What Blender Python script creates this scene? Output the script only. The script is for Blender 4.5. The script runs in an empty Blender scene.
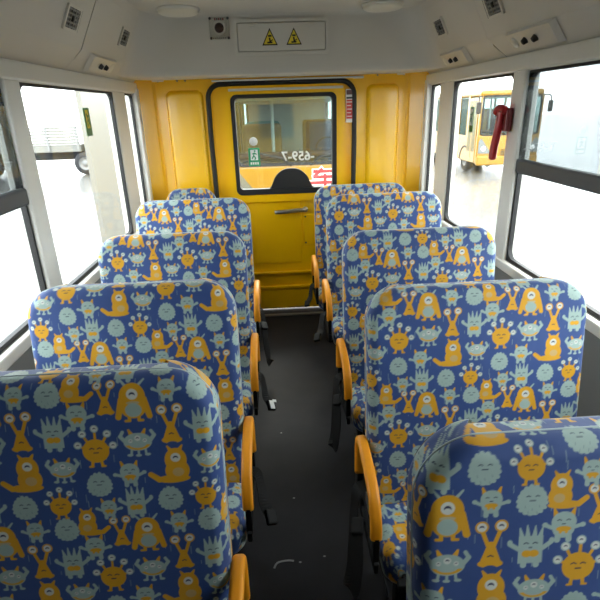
import bpy, bmesh, math, random
import numpy as np
from mathutils import Vector, Matrix

random.seed(7)
SC = bpy.context.scene
COL = SC.collection

# ------------------------------------------------------------------ camera
# bus axes: X across (right), Y along the aisle towards the rear door, Z up; floor at 0
cam_d = bpy.data.cameras.new('camera')
cam = bpy.data.objects.new('camera', cam_d)
COL.objects.link(cam)
cam_d.sensor_fit = 'HORIZONTAL'
cam_d.sensor_width = 36.0
cam_d.lens = 36.0 * 490.0 / 600.0
cam_d.clip_start = 0.03
cam_d.clip_end = 300
_right = Vector((0.99804845, -0.05488604, -0.02977952))
_down = Vector((-0.04772373, -0.36288791, -0.93060991))
_fwd = Vector((0.04027087, 0.93021497, -0.36479909))
m = Matrix.Identity(4)
for i in range(3):
    m[i][0] = _right[i]
    m[i][1] = -_down[i]
    m[i][2] = -_fwd[i]
m[2][3] = 1.70
cam.matrix_world = m
SC.camera = cam

# ------------------------------------------------------------------ light
w = bpy.data.worlds.new('world')
SC.world = w
w.use_nodes = True
bg = w.node_tree.nodes['Background']
bg.inputs[0].default_value = (0.93, 0.97, 1.0, 1)
bg.inputs[1].default_value = 1.0
sun_d = bpy.data.lights.new('sun', 'SUN')
sun = bpy.data.objects.new('sun', sun_d)
COL.objects.link(sun)
sun_d.energy = 1.0
sun_d.angle = math.radians(25)
sun_d.color = (1.0, 0.96, 0.88)
sun.rotation_euler = (math.radians(-42), math.radians(12), 0)
SC.view_settings.view_transform = 'Standard'
SC.view_settings.look = 'None'
SC.view_settings.gamma = 1.0
SC.view_settings.use_curve_mapping = False
SC.view_settings.exposure = 3.08
try:
    SC.cycles.max_bounces = 10
    SC.cycles.diffuse_bounces = 5
    SC.cycles.transparent_max_bounces = 16
    SC.cycles.caustics_reflective = False
    SC.cycles.caustics_refractive = False
    SC.cycles.use_denoising = True
except Exception:
    pass


# ------------------------------------------------------------------ materials
def srgb(r, g, b):
    def f(c):
        c /= 255.0
        return c / 12.92 if c <= 0.04045 else ((c + 0.055) / 1.055) ** 2.4
    return (f(r), f(g), f(b), 1.0)


def mat(name, rgb, rough=0.5, metal=0.0, coat=0.0, noise=0.0, nscale=20.0, bump=0.0, bscale=200.0, spec=0.5, stretch=None):
    mt = bpy.data.materials.new(name)
    mt.use_nodes = True
    nt = mt.node_tree
    b = nt.nodes['Principled BSDF']
    b.inputs['Base Color'].default_value = rgb
    b.inputs['Roughness'].default_value = rough
    b.inputs['Metallic'].default_value = metal
    b.inputs['Coat Weight'].default_value = coat
    b.inputs['Coat Roughness'].default_value = 0.08
    b.inputs['Specular IOR Level'].default_value = spec
    tc = nt.nodes.new('ShaderNodeTexCoord')
    src = tc.outputs['Object']
    if stretch:
        mp = nt.nodes.new('ShaderNodeMapping')
        mp.inputs['Scale'].default_value = stretch
        nt.links.new(src, mp.inputs[0])
        src = mp.outputs[0]
    if noise > 0:
        n = nt.nodes.new('ShaderNodeTexNoise')
        n.inputs['Scale'].default_value = nscale
        n.inputs['Detail'].default_value = 4
        nt.links.new(src, n.inputs['Vector'])
        mx = nt.nodes.new('ShaderNodeMix')
        mx.data_type = 'RGBA'
        k = 1 - noise
        mx.inputs[6].default_value = (rgb[0] * k, rgb[1] * k, rgb[2] * k, 1)
        k = 1 + noise
        mx.inputs[7].default_value = (min(1, rgb[0] * k), min(1, rgb[1] * k), min(1, rgb[2] * k), 1)
        nt.links.new(n.outputs['Fac'], mx.inputs[0])
        nt.links.new(mx.outputs[2], b.inputs['Base Color'])
    if bump > 0:
        n2 = nt.nodes.new('ShaderNodeTexNoise')
        n2.inputs['Scale'].default_value = bscale
        nt.links.new(src, n2.inputs['Vector'])
        bp = nt.nodes.new('ShaderNodeBump')
        bp.inputs['Strength'].default_value = bump
        bp.inputs['Distance'].default_value = 0.002
        nt.links.new(n2.outputs['Fac'], bp.inputs['Height'])
        nt.links.new(bp.outputs[0], b.inputs['Normal'])
    return mt


def glass_mat(name, tint=(1, 1, 1), refl=0.08, rough=0.02, haze=0.0):
    mt = bpy.data.materials.new(name)
    mt.use_nodes = True
    nt = mt.node_tree
    nt.nodes.remove(nt.nodes['Principled BSDF'])
    out = nt.nodes['Material Output']
    tr = nt.nodes.new('ShaderNodeBsdfTransparent')
    tr.inputs[0].default_value = (*tint, 1)
    gl = nt.nodes.new('ShaderNodeBsdfGlossy')
    gl.inputs['Roughness'].default_value = rough
    gl.inputs[0].default_value = (0.9, 0.95, 0.95, 1)
    mx = nt.nodes.new('ShaderNodeMixShader')
    mx.inputs[0].default_value = refl
    nt.links.new(tr.outputs[0], mx.inputs[1])
    nt.links.new(gl.outputs[0], mx.inputs[2])
    last = mx
    if haze > 0:   # dust film on the pane, uneven
        df = nt.nodes.new('ShaderNodeBsdfTranslucent')
        df.inputs[0].default_value = (0.85, 0.87, 0.86, 1)
        tc = nt.nodes.new('ShaderNodeTexCoord')
        n = nt.nodes.new('ShaderNodeTexNoise')
        n.inputs['Scale'].default_value = 3.0
        n.inputs['Detail'].default_value = 5
        nt.links.new(tc.outputs['Object'], n.inputs['Vector'])
        ml = nt.nodes.new('ShaderNodeMath')
        ml.operation = 'MULTIPLY'
        ml.inputs[1].default_value = haze * 2
        nt.links.new(n.outputs['Fac'], ml.inputs[0])
        m2 = nt.nodes.new('ShaderNodeMixShader')
        nt.links.new(ml.outputs[0], m2.inputs[0])
        nt.links.new(mx.outputs[0], m2.inputs[1])
        nt.links.new(df.outputs[0], m2.inputs[2])
        last = m2
    nt.links.new(last.outputs[0], out.inputs[0])
    return mt


def fabric_mat():
    mt = bpy.data.materials.new('printed_fabric')
    mt.use_nodes = True
    nt = mt.node_tree
    b = nt.nodes['Principled BSDF']
    a = nt.nodes.new('ShaderNodeVertexColor')
    a.layer_name = 'print'
    nt.links.new(a.outputs[0], b.inputs['Base Color'])
    b.inputs['Roughness'].default_value = 0.62
    b.inputs['Sheen Weight'].default_value = 0.25
    b.inputs['Sheen Roughness'].default_value = 0.4
    b.inputs['Specular IOR Level'].default_value = 0.35
    tc = nt.nodes.new('ShaderNodeTexCoord')
    n = nt.nodes.new('ShaderNodeTexNoise')
    n.inputs['Scale'].default_value = 9
    n.inputs['Detail'].default_value = 3
    nt.links.new(tc.outputs['Object'], n.inputs['Vector'])
    bp = nt.nodes.new('ShaderNodeBump')
    bp.inputs['Strength'].default_value = 0.25
    bp.inputs['Distance'].default_value = 0.02
    nt.links.new(n.outputs['Fac'], bp.inputs['Height'])
    nt.links.new(bp.outputs[0], b.inputs['Normal'])
    return mt


M = {
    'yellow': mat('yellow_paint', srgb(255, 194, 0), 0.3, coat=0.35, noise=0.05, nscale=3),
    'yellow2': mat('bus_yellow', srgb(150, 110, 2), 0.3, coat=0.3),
    'lining': mat('grey_lining', srgb(210, 207, 200), 0.5, noise=0.03, nscale=4, bump=0.1, bscale=120),
    'lining2': mat('grey_lining_plastic', srgb(214, 211, 203), 0.4),
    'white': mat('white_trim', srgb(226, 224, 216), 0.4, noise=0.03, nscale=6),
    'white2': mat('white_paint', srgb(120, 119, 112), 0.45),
    'lampwhite': mat('lamp_diffuser', srgb(226, 222, 208), 0.3),
    'black': mat('black_rubber', srgb(22, 22, 23), 0.6),
    'frame': mat('black_metal', srgb(12, 12, 13), 0.6, spec=0.25),
    'belt': mat('black_webbing', srgb(7, 7, 8), 0.8, bump=0.3, bscale=500),
    'floor': mat('charcoal_vinyl', srgb(36, 35, 37), 0.7, noise=0.25, nscale=9, bump=0.15, bscale=400, spec=0.2),
    'orange': mat('orange_armrest', srgb(236, 152, 24), 0.42, noise=0.1, nscale=18, stretch=(6, 1, 1), bump=0.08, bscale=60),
    'piping': mat('pale_piping', srgb(176, 192, 196), 0.6),
    'plain': mat('plain_blue_fabric', srgb(52, 72, 128), 0.8),
    'steel': mat('brushed_steel', srgb(190, 188, 184), 0.3, metal=0.9),
    'alum': mat('threshold_metal', srgb(120, 116, 106), 0.5, metal=0.3),
    'red': mat('hammer_red', srgb(176, 26, 34), 0.35),
    'darkred': mat('hammer_holder_red', srgb(120, 18, 24), 0.4),
    'green': mat('sticker_green', srgb(24, 150, 96), 0.5),
    'green2': mat('sticker_dark_green', srgb(60, 110, 50), 0.5),
    'swhite': mat('sticker_white', srgb(236, 236, 232), 0.5),
    'pinkred': mat('notice_red', srgb(206, 70, 62), 0.5),
    'charred': mat('character_red', srgb(150, 40, 46), 0.4),
    'warn': mat('warning_yellow', srgb(232, 210, 60), 0.5),
    'ink': mat('black_ink', srgb(20, 20, 18), 0.5),
    'brown': mat('brown_button', srgb(58, 34, 26), 0.35),
    'grey': mat('dark_grey_plastic', srgb(70, 72, 74), 0.5),
    'midgrey': mat('mid_grey_plastic', srgb(128, 128, 126), 0.5),
    'ground': mat('pale_concrete', srgb(92, 91, 88), 0.22, noise=0.08, nscale=1.2, spec=0.6),
    'glass': glass_mat('window_glass', (0.96, 0.98, 0.97), 0.04, 0.01, 0.004),
    'glass_r': glass_mat('rear_window_glass', (0.93, 0.96, 0.94), 0.05, 0.01, 0.006),
    'tint': glass_mat('grey_tint_glass', (0.5, 0.52, 0.53), 0.06, 0.02),
    'wind': glass_mat('windscreen_glass', (0.62, 0.69, 0.68), 0.02, 0.02),
    'clear': glass_mat('clear_plastic', (0.92, 0.92, 0.90), 0.1, 0.1),
    'tyre': mat('tyre_rubber', srgb(40, 40, 42), 0.8),
    'headlamp': mat('headlamp_glass', srgb(112, 118, 118), 0.15, metal=0.4),
    'tan': mat('tan_vinyl', srgb(186, 148, 84), 0.6),
    'teal': mat('teal_fabric', srgb(120, 165, 160), 0.7),
    'maroon': mat('maroon_dash', srgb(110, 78, 74), 0.6),
    'bluecloth': mat('blue_seat_cloth', srgb(84, 98, 130), 0.8),
    'fabric': fabric_mat(),
}


# ------------------------------------------------------------------ helpers
def link(name, me, material=None, parent=None, smooth=False):
    o = bpy.data.objects.new(name, me)
    COL.objects.link(o)
    if material is not None and len(me.materials) == 0:
        me.materials.append(M[material] if isinstance(material, str) else material)
    if smooth:
        me.polygons.foreach_set('use_smooth', [True] * len(me.polygons))
    if parent is not None:
        o.parent = parent
    return o


def from_bm(name, bm, material, parent=None, smooth=False):
    bmesh.ops.recalc_face_normals(bm, faces=bm.faces[:])
    me = bpy.data.meshes.new(name)
    bm.to_mesh(me)
    bm.free()
    return link(name, me, material, parent, smooth)


def pyd(name, v, f, material, parent=None, smooth=False, recalc=True):
    me = bpy.data.meshes.new(name)
    me.from_pydata([tuple(p) for p in v], [], f)
    if recalc:
        bm = bmesh.new()
        bm.from_mesh(me)
        bmesh.ops.recalc_face_normals(bm, faces=bm.faces[:])
        bm.to_mesh(me)
        bm.free()
    return link(name, me, material, parent, smooth)


def empty(name, loc=(0, 0, 0), rz=0.0):
    o = bpy.data.objects.new(name, None)
    o.empty_display_size = 0.05
    COL.objects.link(o)
    o.location = loc
    o.rotation_euler = (0, 0, rz)
    return o


def tag(o, label, cat=None, group=None, kind=None):
    if label:
        o['label'] = label
    if cat:
        o['category'] = cat
    if group:
        o['group'] = group
    if kind:
        o['kind'] = kind
    return o


def add_box(bm, x0, x1, y0, y1, z0, z1, bev=0.0, seg=2):
    r = bmesh.ops.create_cube(bm, size=1.0)
    vs = r['verts']
    for v in vs:
        v.co = Vector(((x0 + x1) / 2 + v.co.x * (x1 - x0), (y0 + y1) / 2 + v.co.y * (y1 - y0), (z0 + z1) / 2 + v.co.z * (z1 - z0)))
    if bev > 0:
        es = list({e for v in vs for e in v.link_edges})
        bmesh.ops.bevel(bm, geom=es, offset=bev, segments=seg, affect='EDGES', profile=0.5)


def box(name, x0, x1, y0, y1, z0, z1, material, parent=None, bev=0.0, seg=2):
    bm = bmesh.new()
    add_box(bm, x0, x1, y0, y1, z0, z1, bev, seg)
    return from_bm(name, bm, material, parent, smooth=False)


def rrect(a0, a1, b0, b1, r, n=6):
    """rounded rectangle outline in 2D, counter-clockwise; r one radius or four (bl, br, tr, tl)."""
    if not hasattr(r, '__len__'):
        r = (r,) * 4
    pts = []
    for (cx, cy, s, rr) in ((a0 + r[0], b0 + r[0], math.pi, r[0]), (a1 - r[1], b0 + r[1], 1.5 * math.pi, r[1]),
                            (a1 - r[2], b1 - r[2], 0, r[2]), (a0 + r[3], b1 - r[3], 0.5 * math.pi, r[3])):
        for k in range(n + 1):
            t = s + k / n * math.pi / 2
            pts.append((cx + rr * math.cos(t), cy + rr * math.sin(t)))
    return pts


def P3(plane, a, b, c):
    # plane 'xz': (a, c, b) with c the Y coordinate; 'yz': (c, a, b)
    return (a, c, b) if plane == 'xz' else ((c, a, b) if plane == 'yz' else (a, b, c))


def ring(name, outer, inner, c0, c1, plane, material, parent=None):
    n = len(outer)
    v, f = [], []
    for pts, c in ((outer, c0), (inner, c0), (outer, c1), (inner, c1)):
        v += [P3(plane, a, b, c) for a, b in pts]
    for i in range(n):
        j = (i + 1) % n
        f += [(i, j, n + j, n + i), (2 * n + i, 2 * n + j, 3 * n + j, 3 * n + i), (i, j, 2 * n + j, 2 * n + i), (n + i, n + j, 3 * n + j, 3 * n + i)]
    return pyd(name, v, f, material, parent)


def plate(name, outline, c0, c1, plane, material, parent=None):
    n = len(outline)
    v = [P3(plane, a, b, c0) for a, b in outline] + [P3(plane, a, b, c1) for a, b in outline]
    f = [tuple(range(n)), tuple(range(n, 2 * n))] + [(i, (i + 1) % n, n + (i + 1) % n, n + i) for i in range(n)]
    return pyd(name, v, f, material, parent)


def sweep(path, sect, closed=False, up=Vector((1, 0, 0))):
    """sweep a closed 2D section (side, up) along a 3D path; 'up' fixes the side axis."""
    n, k = len(path), len(sect)
    v, f = [], []
    for i, p in enumerate(path):
        p = Vector(p)
        a = Vector(path[(i - 1) % n]) if (i > 0 or closed) else p
        b = Vector(path[(i + 1) % n]) if (i < n - 1 or closed) else p
        t = (b - a).normalized()
        s = (up - t * up.dot(t)).normalized()
        u = s.cross(t)
        for (x, y) in sect:
            v.append(p + s * x + u * y)
    for i in range(n if closed else n - 1):
        j = (i + 1) % n
        for q in range(k):
            r = (q + 1) % k
            f.append((i * k + q, i * k + r, j * k + r, j * k + q))
    if not closed:
        f.append(tuple(range(k)))
        f.append(tuple((n - 1) * k + q for q in range(k)))
    return v, f


def circ(r, n=10, ry=None):
    ry = ry or r
    return [(r * math.cos(2 * math.pi * i / n), ry * math.sin(2 * math.pi * i / n)) for i in range(n)]


def tube(name, path, r, material, parent=None, n=10, up=(1, 0, 0), closed=False, sect=None):
    v, f = sweep(path, sect or circ(r, n), closed, Vector(up))
    return pyd(name, v, f, material, parent, smooth=True)


def lathe(name, prof, centre, axis, material, parent=None, n=28):
    """revolve (radius, height) profile about an axis through centre."""
    ax = Vector(axis).normalized()
    s = ax.orthogonal().normalized()
    t = ax.cross(s)
    v, f = [], []
    k = len(prof)
    for i in range(n):
        a = 2 * math.pi * i / n
        for (r, h) in prof:
            v.append(Vector(centre) + (s * math.cos(a) + t * math.sin(a)) * r + ax * h)
    for i in range(n):
        j = (i + 1) % n
        for q in range(k - 1):
            f.append((i * k + q, j * k + q, j * k + q + 1, i * k + q + 1))
    bm = bmesh.new()
    me = bpy.data.meshes.new(name)
    me.from_pydata([tuple(p) for p in v], [], f)
    bm.from_mesh(me)
    bmesh.ops.remove_doubles(bm, verts=bm.verts[:], dist=1e-5)
    bpy.data.meshes.remove(me)
    return from_bm(name, bm, material, parent, smooth=True)


def smooth_path(pts, n=6):
    """Catmull-Rom through the points."""
    pts = [Vector(p) for p in pts]
    out = []
    for i in range(len(pts) - 1):
        p0, p1, p2, p3 = pts[max(i - 1, 0)], pts[i], pts[i + 1], pts[min(i + 2, len(pts) - 1)]
        for k in range(n):
            t = k / n
            out.append(0.5 * ((2 * p1) + (p2 - p0) * t + (2 * p0 - 5 * p1 + 4 * p2 - p3) * t * t + (3 * p1 - p0 - 3 * p2 + p3) * t ** 3))
    out.append(pts[-1])
    return out


XL, XR, YB, YF = -1.0, 1.2, 4.1, -1.75          # inner faces of the side walls, rear wall, front wall
ZC, ZW0, ZW1 = 2.285, 0.92, 1.83                # ceiling, window bottom and top
XM = 0.1
YK = 3.70                                      # face of the rear overhead box

# ------------------------------------------------------------------ floor, walls
floor = tag(box('floor', XL - 0.06, XR + 0.06, YF, YB + 0.05, -0.08, 0.0, 'floor'), 'dark charcoal vinyl bus floor along the aisle', None, None, 'structure')
box('threshold_strip', -0.46, 0.63, 3.97, 4.005, 0.0, 0.012, 'alum', floor, 0.004)
v, f = sweep(smooth_path([(-0.075, 1.43, 0.001), (-0.06, 1.455, 0.001), (-0.02, 1.462, 0.001), (0.005, 1.458, 0.001)]), [(-0.004, 0), (0.004, 0), (0.004, 0.001), (-0.004, 0.001)], up=Vector((0, 1, 0)))
pyd('scuff_mark', v, f, 'midgrey', floor)
for (sx, sy) in ((0.03, 1.45), (0.13, 1.47), (0.02, 1.8), (-0.03, 2.3)):
    plate('scuff_mark', [(sx + 0.006 * math.cos(k), sy + 0.004 * math.sin(k)) for k in (0, 1.2, 2.4, 3.5, 5)], 0.0, 0.0012, 'xy', 'midgrey', floor)

# windows along each side: (y0, y1)
WINS_BY = {-1: [(3.71, 3.92), (2.18, 3.43), (1.12, 2.04)], 1: [(3.71, 3.92), (2.57, 3.43), (1.52, 2.43), (0.46, 1.38), (-0.55, 0.32)]}
POSTS_BY = {-1: [(3.43, 3.71), (2.04, 2.18)], 1: [(3.43, 3.71), (2.43, 2.57), (1.38, 1.52), (0.32, 0.46)]}
FRONT_PANEL = {-1: (YF, 1.12), 1: (YF, -0.55)}


def side_wall(name, x_in, sgn, label):
    xo = x_in + sgn * 0.06
    a, b = min(x_in, xo), max(x_in, xo)
    wl = tag(box(name, a, b, YF, YB + 0.05, 0.0, ZW0, 'midgrey'), label, None, None, 'structure')
    # header above the glass and the rail that stands proud of it
    box('header', a, b, YF, YB + 0.05, ZW1, ZC + 0.03, 'white', wl)
    xr = x_in - sgn * 0.022
    box('window_rail', min(xr, x_in), max(xr, x_in), YF, 4.03, ZW1 + 0.004, 1.905, 'white', wl, 0.008)
    box('sill_rail', min(x_in - sgn * 0.03, x_in), max(x_in - sgn * 0.03, x_in), YF, 3.96, ZW0 - 0.05, ZW0, 'white', wl, 0.008)
    for (p0, p1) in POSTS_BY[sgn]:
        ins = 0.004 if p1 - p0 > 0.2 and p0 > 0 else 0.014
        q0, q1 = min(x_in - sgn * ins, xo), max(x_in - sgn * ins, xo)
        box('post', q0, q1, p0 + 0.004, p1 - 0.004, ZW0 - 0.02, ZW1 + 0.01, 'white', wl, 0.012, 3)
    box('front_panel', a, b, *FRONT_PANEL[sgn], ZW0 - 0.02, ZW1 + 0.01, 'grey', wl)  # unseen stretch, made windowless and dark to shade the nearest seats
    q0, q1 = min(x_in - sgn * 0.030, xo), max(x_in - sgn * 0.030, xo)
    box('corner_post', q0, q1, 3.93, 4.0, 0.0, 1.87, 'white', wl, 0.012, 3)
    return wl


wl = side_wall('wall_left', XL, -1, 'white panelled side wall of the bus left of the aisle')
wr = side_wall('wall_right', XR, 1, 'white panelled side wall of the bus right of the aisle')

WN = [0]


def side_window(x_in, sgn, y0, y1, where):
    WN[0] += 1
    root = empty('window_%d' % WN[0], (x_in, (y0 + y1) / 2, ZW0))
    tag(root, where, None, None, 'structure')
    inv = Matrix.Translation(-Vector(root.location))
    r = 0.05 if y1 - y0 > 0.3 else 0.03
    xg = x_in + sgn * 0.012
    g = ring('gasket', rrect(y0 - 0.002, y1 + 0.002, ZW0 - 0.002, ZW1 + 0.002, 0.01), rrect(y0 + 0.012, y1 - 0.012, ZW0 + 0.018, ZW1 - 0.012, r), x_in + sgn * (0.002 if y1 - y0 > 0.3 else 0.006), x_in + sgn * 0.024, 'yz', 'black', root)
    p = plate('pane', rrect(y0 + 0.01, y1 - 0.01, ZW0 + 0.01, ZW1 - 0.006, r), xg, xg + sgn * 0.004, 'yz', 'glass', root)
    for o in (g, p):
        o.matrix_parent_inverse = inv
    return root, inv


def wchild(o, inv):
    o.matrix_parent_inverse = inv
    return o


for sgn, xi, side in ((-1, XL, 'left'), (1, XR, 'right')):
    for k, (y0, y1) in enumerate(WINS_BY[sgn]):
        nm = ['narrow window strip by the yellow rear corner on the %s side' % side,
              'large window with a green sticker on the %s side of the bus' % side,
              'sliding window ahead of the sticker window on the %s side' % side,
              'side window beside the nearest seat on the %s side' % side,
              'foremost side window on the %s side' % side][k]
        root, inv = side_window(xi, sgn, y0, y1, nm)
        xg = xi + sgn * 0.010
        if k == 1:
            # printed emergency-exit sticker on the pane
            ys, zs, ws, hs = (2.925, 1.59, 0.09, 0.145) if side == 'left' else (3.10, 1.53, 0.055, 0.145)
            st = wchild(plate('exit_sticker', rrect(ys - ws / 2, ys + ws / 2, zs, zs + hs, 0.004), xg, xg - sgn * 0.002, 'yz', 'green2', root), inv)
            st['label'] = 'dark green exit sticker'
            for (a0, a1, b0, b1) in ((-0.02, 0.02, 0.045, 0.105), ):
                pl = plate('sticker_print', rrect(ys + a0, ys + a1, zs + b0 - 0.005, zs + b1 + 0.03, 0.003), xg - sgn * 0.002, xg - sgn * 0.003, 'yz', 'warn' if side == 'left' else 'swhite', st)
            for (a0, b0, a1, b1) in ((-0.012, 0.115, 0.006, 0.09), (0.006, 0.09, -0.010, 0.07), (0.006, 0.09, 0.014, 0.06), (-0.010, 0.07, -0.006, 0.05), (0.0, 0.10, 0.016, 0.105)):
                d = Vector((a1 - a0, b1 - b0)).normalized()
                nrm = Vector((-d.y, d.x)) * 0.004
                q = [(ys + a0 + nrm.x, zs + b0 + nrm.y), (ys + a1 + nrm.x, zs + b1 + nrm.y), (ys + a1 - nrm.x, zs + b1 - nrm.y), (ys + a0 - nrm.x, zs + b0 - nrm.y)]
                pl = plate('running_figure', q, xg - sgn * 0.003, xg - sgn * 0.004, 'yz', 'green2', st)
        if k == 2:
            # sliding sash: dark rail across, grey tinted pane above it
            b1_ = box('sash_rail', min(xg - sgn * 0.03, xg), max(xg - sgn * 0.03, xg), y0 + 0.012, y1 - 0.012, 1.37, 1.44, 'grey', root, 0.012)
            wchild(b1_, inv)
            wchild(plate('upper_pane', rrect(y0 + 0.012, y1 - 0.012, 1.43, ZW1 - 0.01, 0.03), xg - sgn * 0.012, xg - sgn * 0.016, 'yz', 'tint', root), inv)

# rear wall: yellow sheet either side of the emergency door, with chamfered corner columns
bm = bmesh.new()
add_box(bm, -0.868, -0.452, YB, YB + 0.05, 0.0, 1.935)
add_box(bm, 0.622, 1.062, YB, YB + 0.05, 0.0, 1.935)
add_box(bm, -0.452, 0.622, YB, YB + 0.05, 1.868, 1.935)
wall_rear = tag(from_bm('wall_rear', bm, 'yellow'), 'yellow painted rear wall of the bus around the emergency door', None, None, 'structure')
for sgn, x0, x1 in ((-1, -0.868, XL), (1, 1.062, XR)):
    pts = [(x0, YB), (x0 + sgn * 0.012, YB - 0.012), (x0 + sgn * 0.02, YB - 0.026), (x1 - sgn * 0.02, 3.985), (x1, 3.975), (x1, YB + 0.05), (x0, YB + 0.05)]
    plate('corner_column', pts, 0.0, 1.935, 'xy', 'yellow', wall_rear)


def emboss(name, x0, x1, z0, z1, yface, h, bev, material, parent, r=0.05):
    a = rrect(x0, x1, z0, z1, r, 5)
    b = rrect(x0 + bev * 0.5, x1 - bev * 0.5, z0 + bev * 0.5, z1 - bev * 0.5, max(r - bev * 0.5, 0.004), 5)
    c = rrect(x0 + bev, x1 - bev, z0 + bev, z1 - bev, max(r - bev, 0.004), 5)
    n = len(a)
    v = [P3('xz', p, q, yface) for p, q in a] + [P3('xz', p, q, yface - h * 0.8) for p, q in b] + [P3('xz', p, q, yface - h) for p, q in c]
    f = [(k * n + i, k * n + (i + 1) % n, (k + 1) * n + (i + 1) % n, (k + 1) * n + i) for k in range(2) for i in range(n)] + [tuple(range(2 * n, 3 * n))]
    return pyd(name, v, f, material, parent)


emboss('embossed_panel', -0.80, -0.515, 0.25, 1.85, YB, 0.028, 0.03, 'yellow', wall_rear)
emboss('embossed_panel', 0.745, 1.005, 0.25, 1.855, YB, 0.028, 0.03, 'yellow', wall_rear)
# ragged white strip where the grey lining ends above the rear wall
for (x0, x1, z0, z1) in ((-0.44, 0.66, 1.902, 1.915), (-0.90, -0.80, 1.915, 1.93), (0.64, 0.72, 1.898, 1.915), (0.98, 1.04, 1.915, 1.93)):
    box('lining_edge', x0, x1, YB - 0.02, YB, z0, z1, 'white', wall_rear, 0.003)
for x in (-0.845, -0.70, -0.64, 0.83, 1.035):
    lathe('rivet', [(0.0, 0.006), (0.005, 0.005), (0.008, 0.0)], (x, YB, 1.918), (0, -1, 0), 'midgrey', wall_rear, 8)

# ------------------------------------------------------------------ rear emergency door
door = empty('door_1', (0.085, YB, 0.02))
tag(door, 'yellow rear emergency door with a large window and steel handle', None, None, 'structure')
DI = Matrix.Translation(-Vector(door.location))


def dch(o):
    if o.parent is door:
        o.matrix_parent_inverse = DI
    return o


GX0, GX1, GZ0, GZ1 = -0.31, 0.508, 1.047, 1.808
dch(ring('door_panel', rrect(-0.452, 0.622, 0.02, 1.868, 0.01), rrect(GX0 + 0.02, GX1 - 0.02, GZ0 + 0.02, GZ1 - 0.02, 0.03), YB + 0.008, YB + 0.045, 'xz', 'yellow', door))
# raised surround of the window
dch(ring('window_surround', rrect(-0.375, 0.572, 0.985, 1.868, 0.06), rrect(GX0 + 0.01, GX1 - 0.01, GZ0 + 0.01, GZ1 - 0.01, 0.04), YB - 0.026, YB + 0.01, 'xz', 'yellow', door))
# black seal around the door
sp = [(-0.478, YB - 0.006, 0.02), (-0.478, YB - 0.006, 1.1), (-0.482, YB - 0.006, 1.45)]
sp += [(-0.478 + 0.1 - 0.1 * math.cos(t), YB - 0.006, 1.785 + 0.1 * math.sin(t)) for t in [k * math.pi / 16 for k in range(9)]]
sp += [(0.648 - 0.1 + 0.1 * math.sin(t), YB - 0.006, 1.785 + 0.1 * math.cos(t)) for t in [k * math.pi / 16 for k in range(9)]]
sp += [(0.652, YB - 0.006, 1.45), (0.648, YB - 0.006, 1.1), (0.648, YB - 0.006, 0.02)]
v, f = sweep(sp, circ(0.019, 10), False, Vector((0, 1, 0)))
dch(pyd('door_seal', v, f, 'black', door, smooth=True))
# window gasket (deep at the foot) and pane
gi = (GX0 + 0.03, GX1 - 0.034, GZ0 + 0.045, GZ1 - 0.028)
dch(ring('window_gasket', rrect(GX0, GX1, GZ0, GZ1, 0.045), rrect(*gi, 0.03), YB - 0.034, YB + 0.03, 'xz', 'black', door))
pane = dch(plate('pane', rrect(GX0 + 0.01, GX1 - 0.01, GZ0 + 0.01, GZ1 - 0.01, 0.03), YB + 0.010, YB + 0.014, 'xz', 'glass_r', door))
# black bell shaped cover in the middle of the window foot
bell = [(-0.045, GZ0 + 0.02), (-0.045, GZ0 + 0.046)]
for k in range(25):
    t = k / 24
    x = -0.045 + 0.365 * t
    s = abs(t - 0.5) * 2
    h = 0.155 * (1 - s ** 2.6) if s < 0.78 else 0.155 * (1 - 0.78 ** 2.6) * ((1 - s) / 0.22) ** 1.8
    bell.append((x, GZ0 + 0.046 + h))
bell += [(0.32, GZ0 + 0.02)]
dch(plate('lock_cover', bell, YB - 0.018, YB + 0.008, 'xz', 'black', door))
# steel trim strip over the window
dch(box('trim_strip', -0.32, 0.56, YB - 0.034, YB - 0.02, 1.832, 1.85, 'lining2', door, 0.004))
# handle
v, f = sweep(smooth_path([(0.245, YB - 0.005, 0.905), (0.235, YB - 0.04, 0.908), (0.19, YB - 0.055, 0.912), (0.09, YB - 0.055, 0.905), (-0.01, YB - 0.05, 0.900)]), circ(0.012, 10, 0.017), False, Vector((0, 1, 0.01)))
h = dch(pyd('handle', v, f, 'steel', door, smooth=True))
dch(lathe('handle_boss', [(0.0, 0.018), (0.02, 0.016), (0.024, 0.0)], (0.245, YB + 0.008, 0.905), (0, -1, 0), 'steel', door, 16))
# lower panels and ridges
dch(emboss('lower_panel', -0.40, 0.215, 0.44, 0.98, YB + 0.008, 0.006, 0.01, 'yellow', door, 0.015))
dch(emboss('lock_plate', 0.228, 0.345, 0.60, 0.865, YB + 0.008, 0.007, 0.006, 'yellow', door, 0.008))
for zz in (0.62, 0.845):
    dch(lathe('plate_screw', [(0.0, 0.004), (0.006, 0.003), (0.008, 0.0)], (0.245, YB + 0.001, zz), (0, -1, 0), 'grey', door, 8))
for zz in (0.36, 0.228):
    dch(box('ridge', -0.44, 0.61, YB - 0.018, YB + 0.009, zz - 0.012, zz + 0.012, 'yellow', door, 0.006))
dch(box('kick_plate', -0.44, 0.61, YB - 0.006, YB + 0.009, 0.03, 0.20, 'yellow', door, 0.004))
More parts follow.
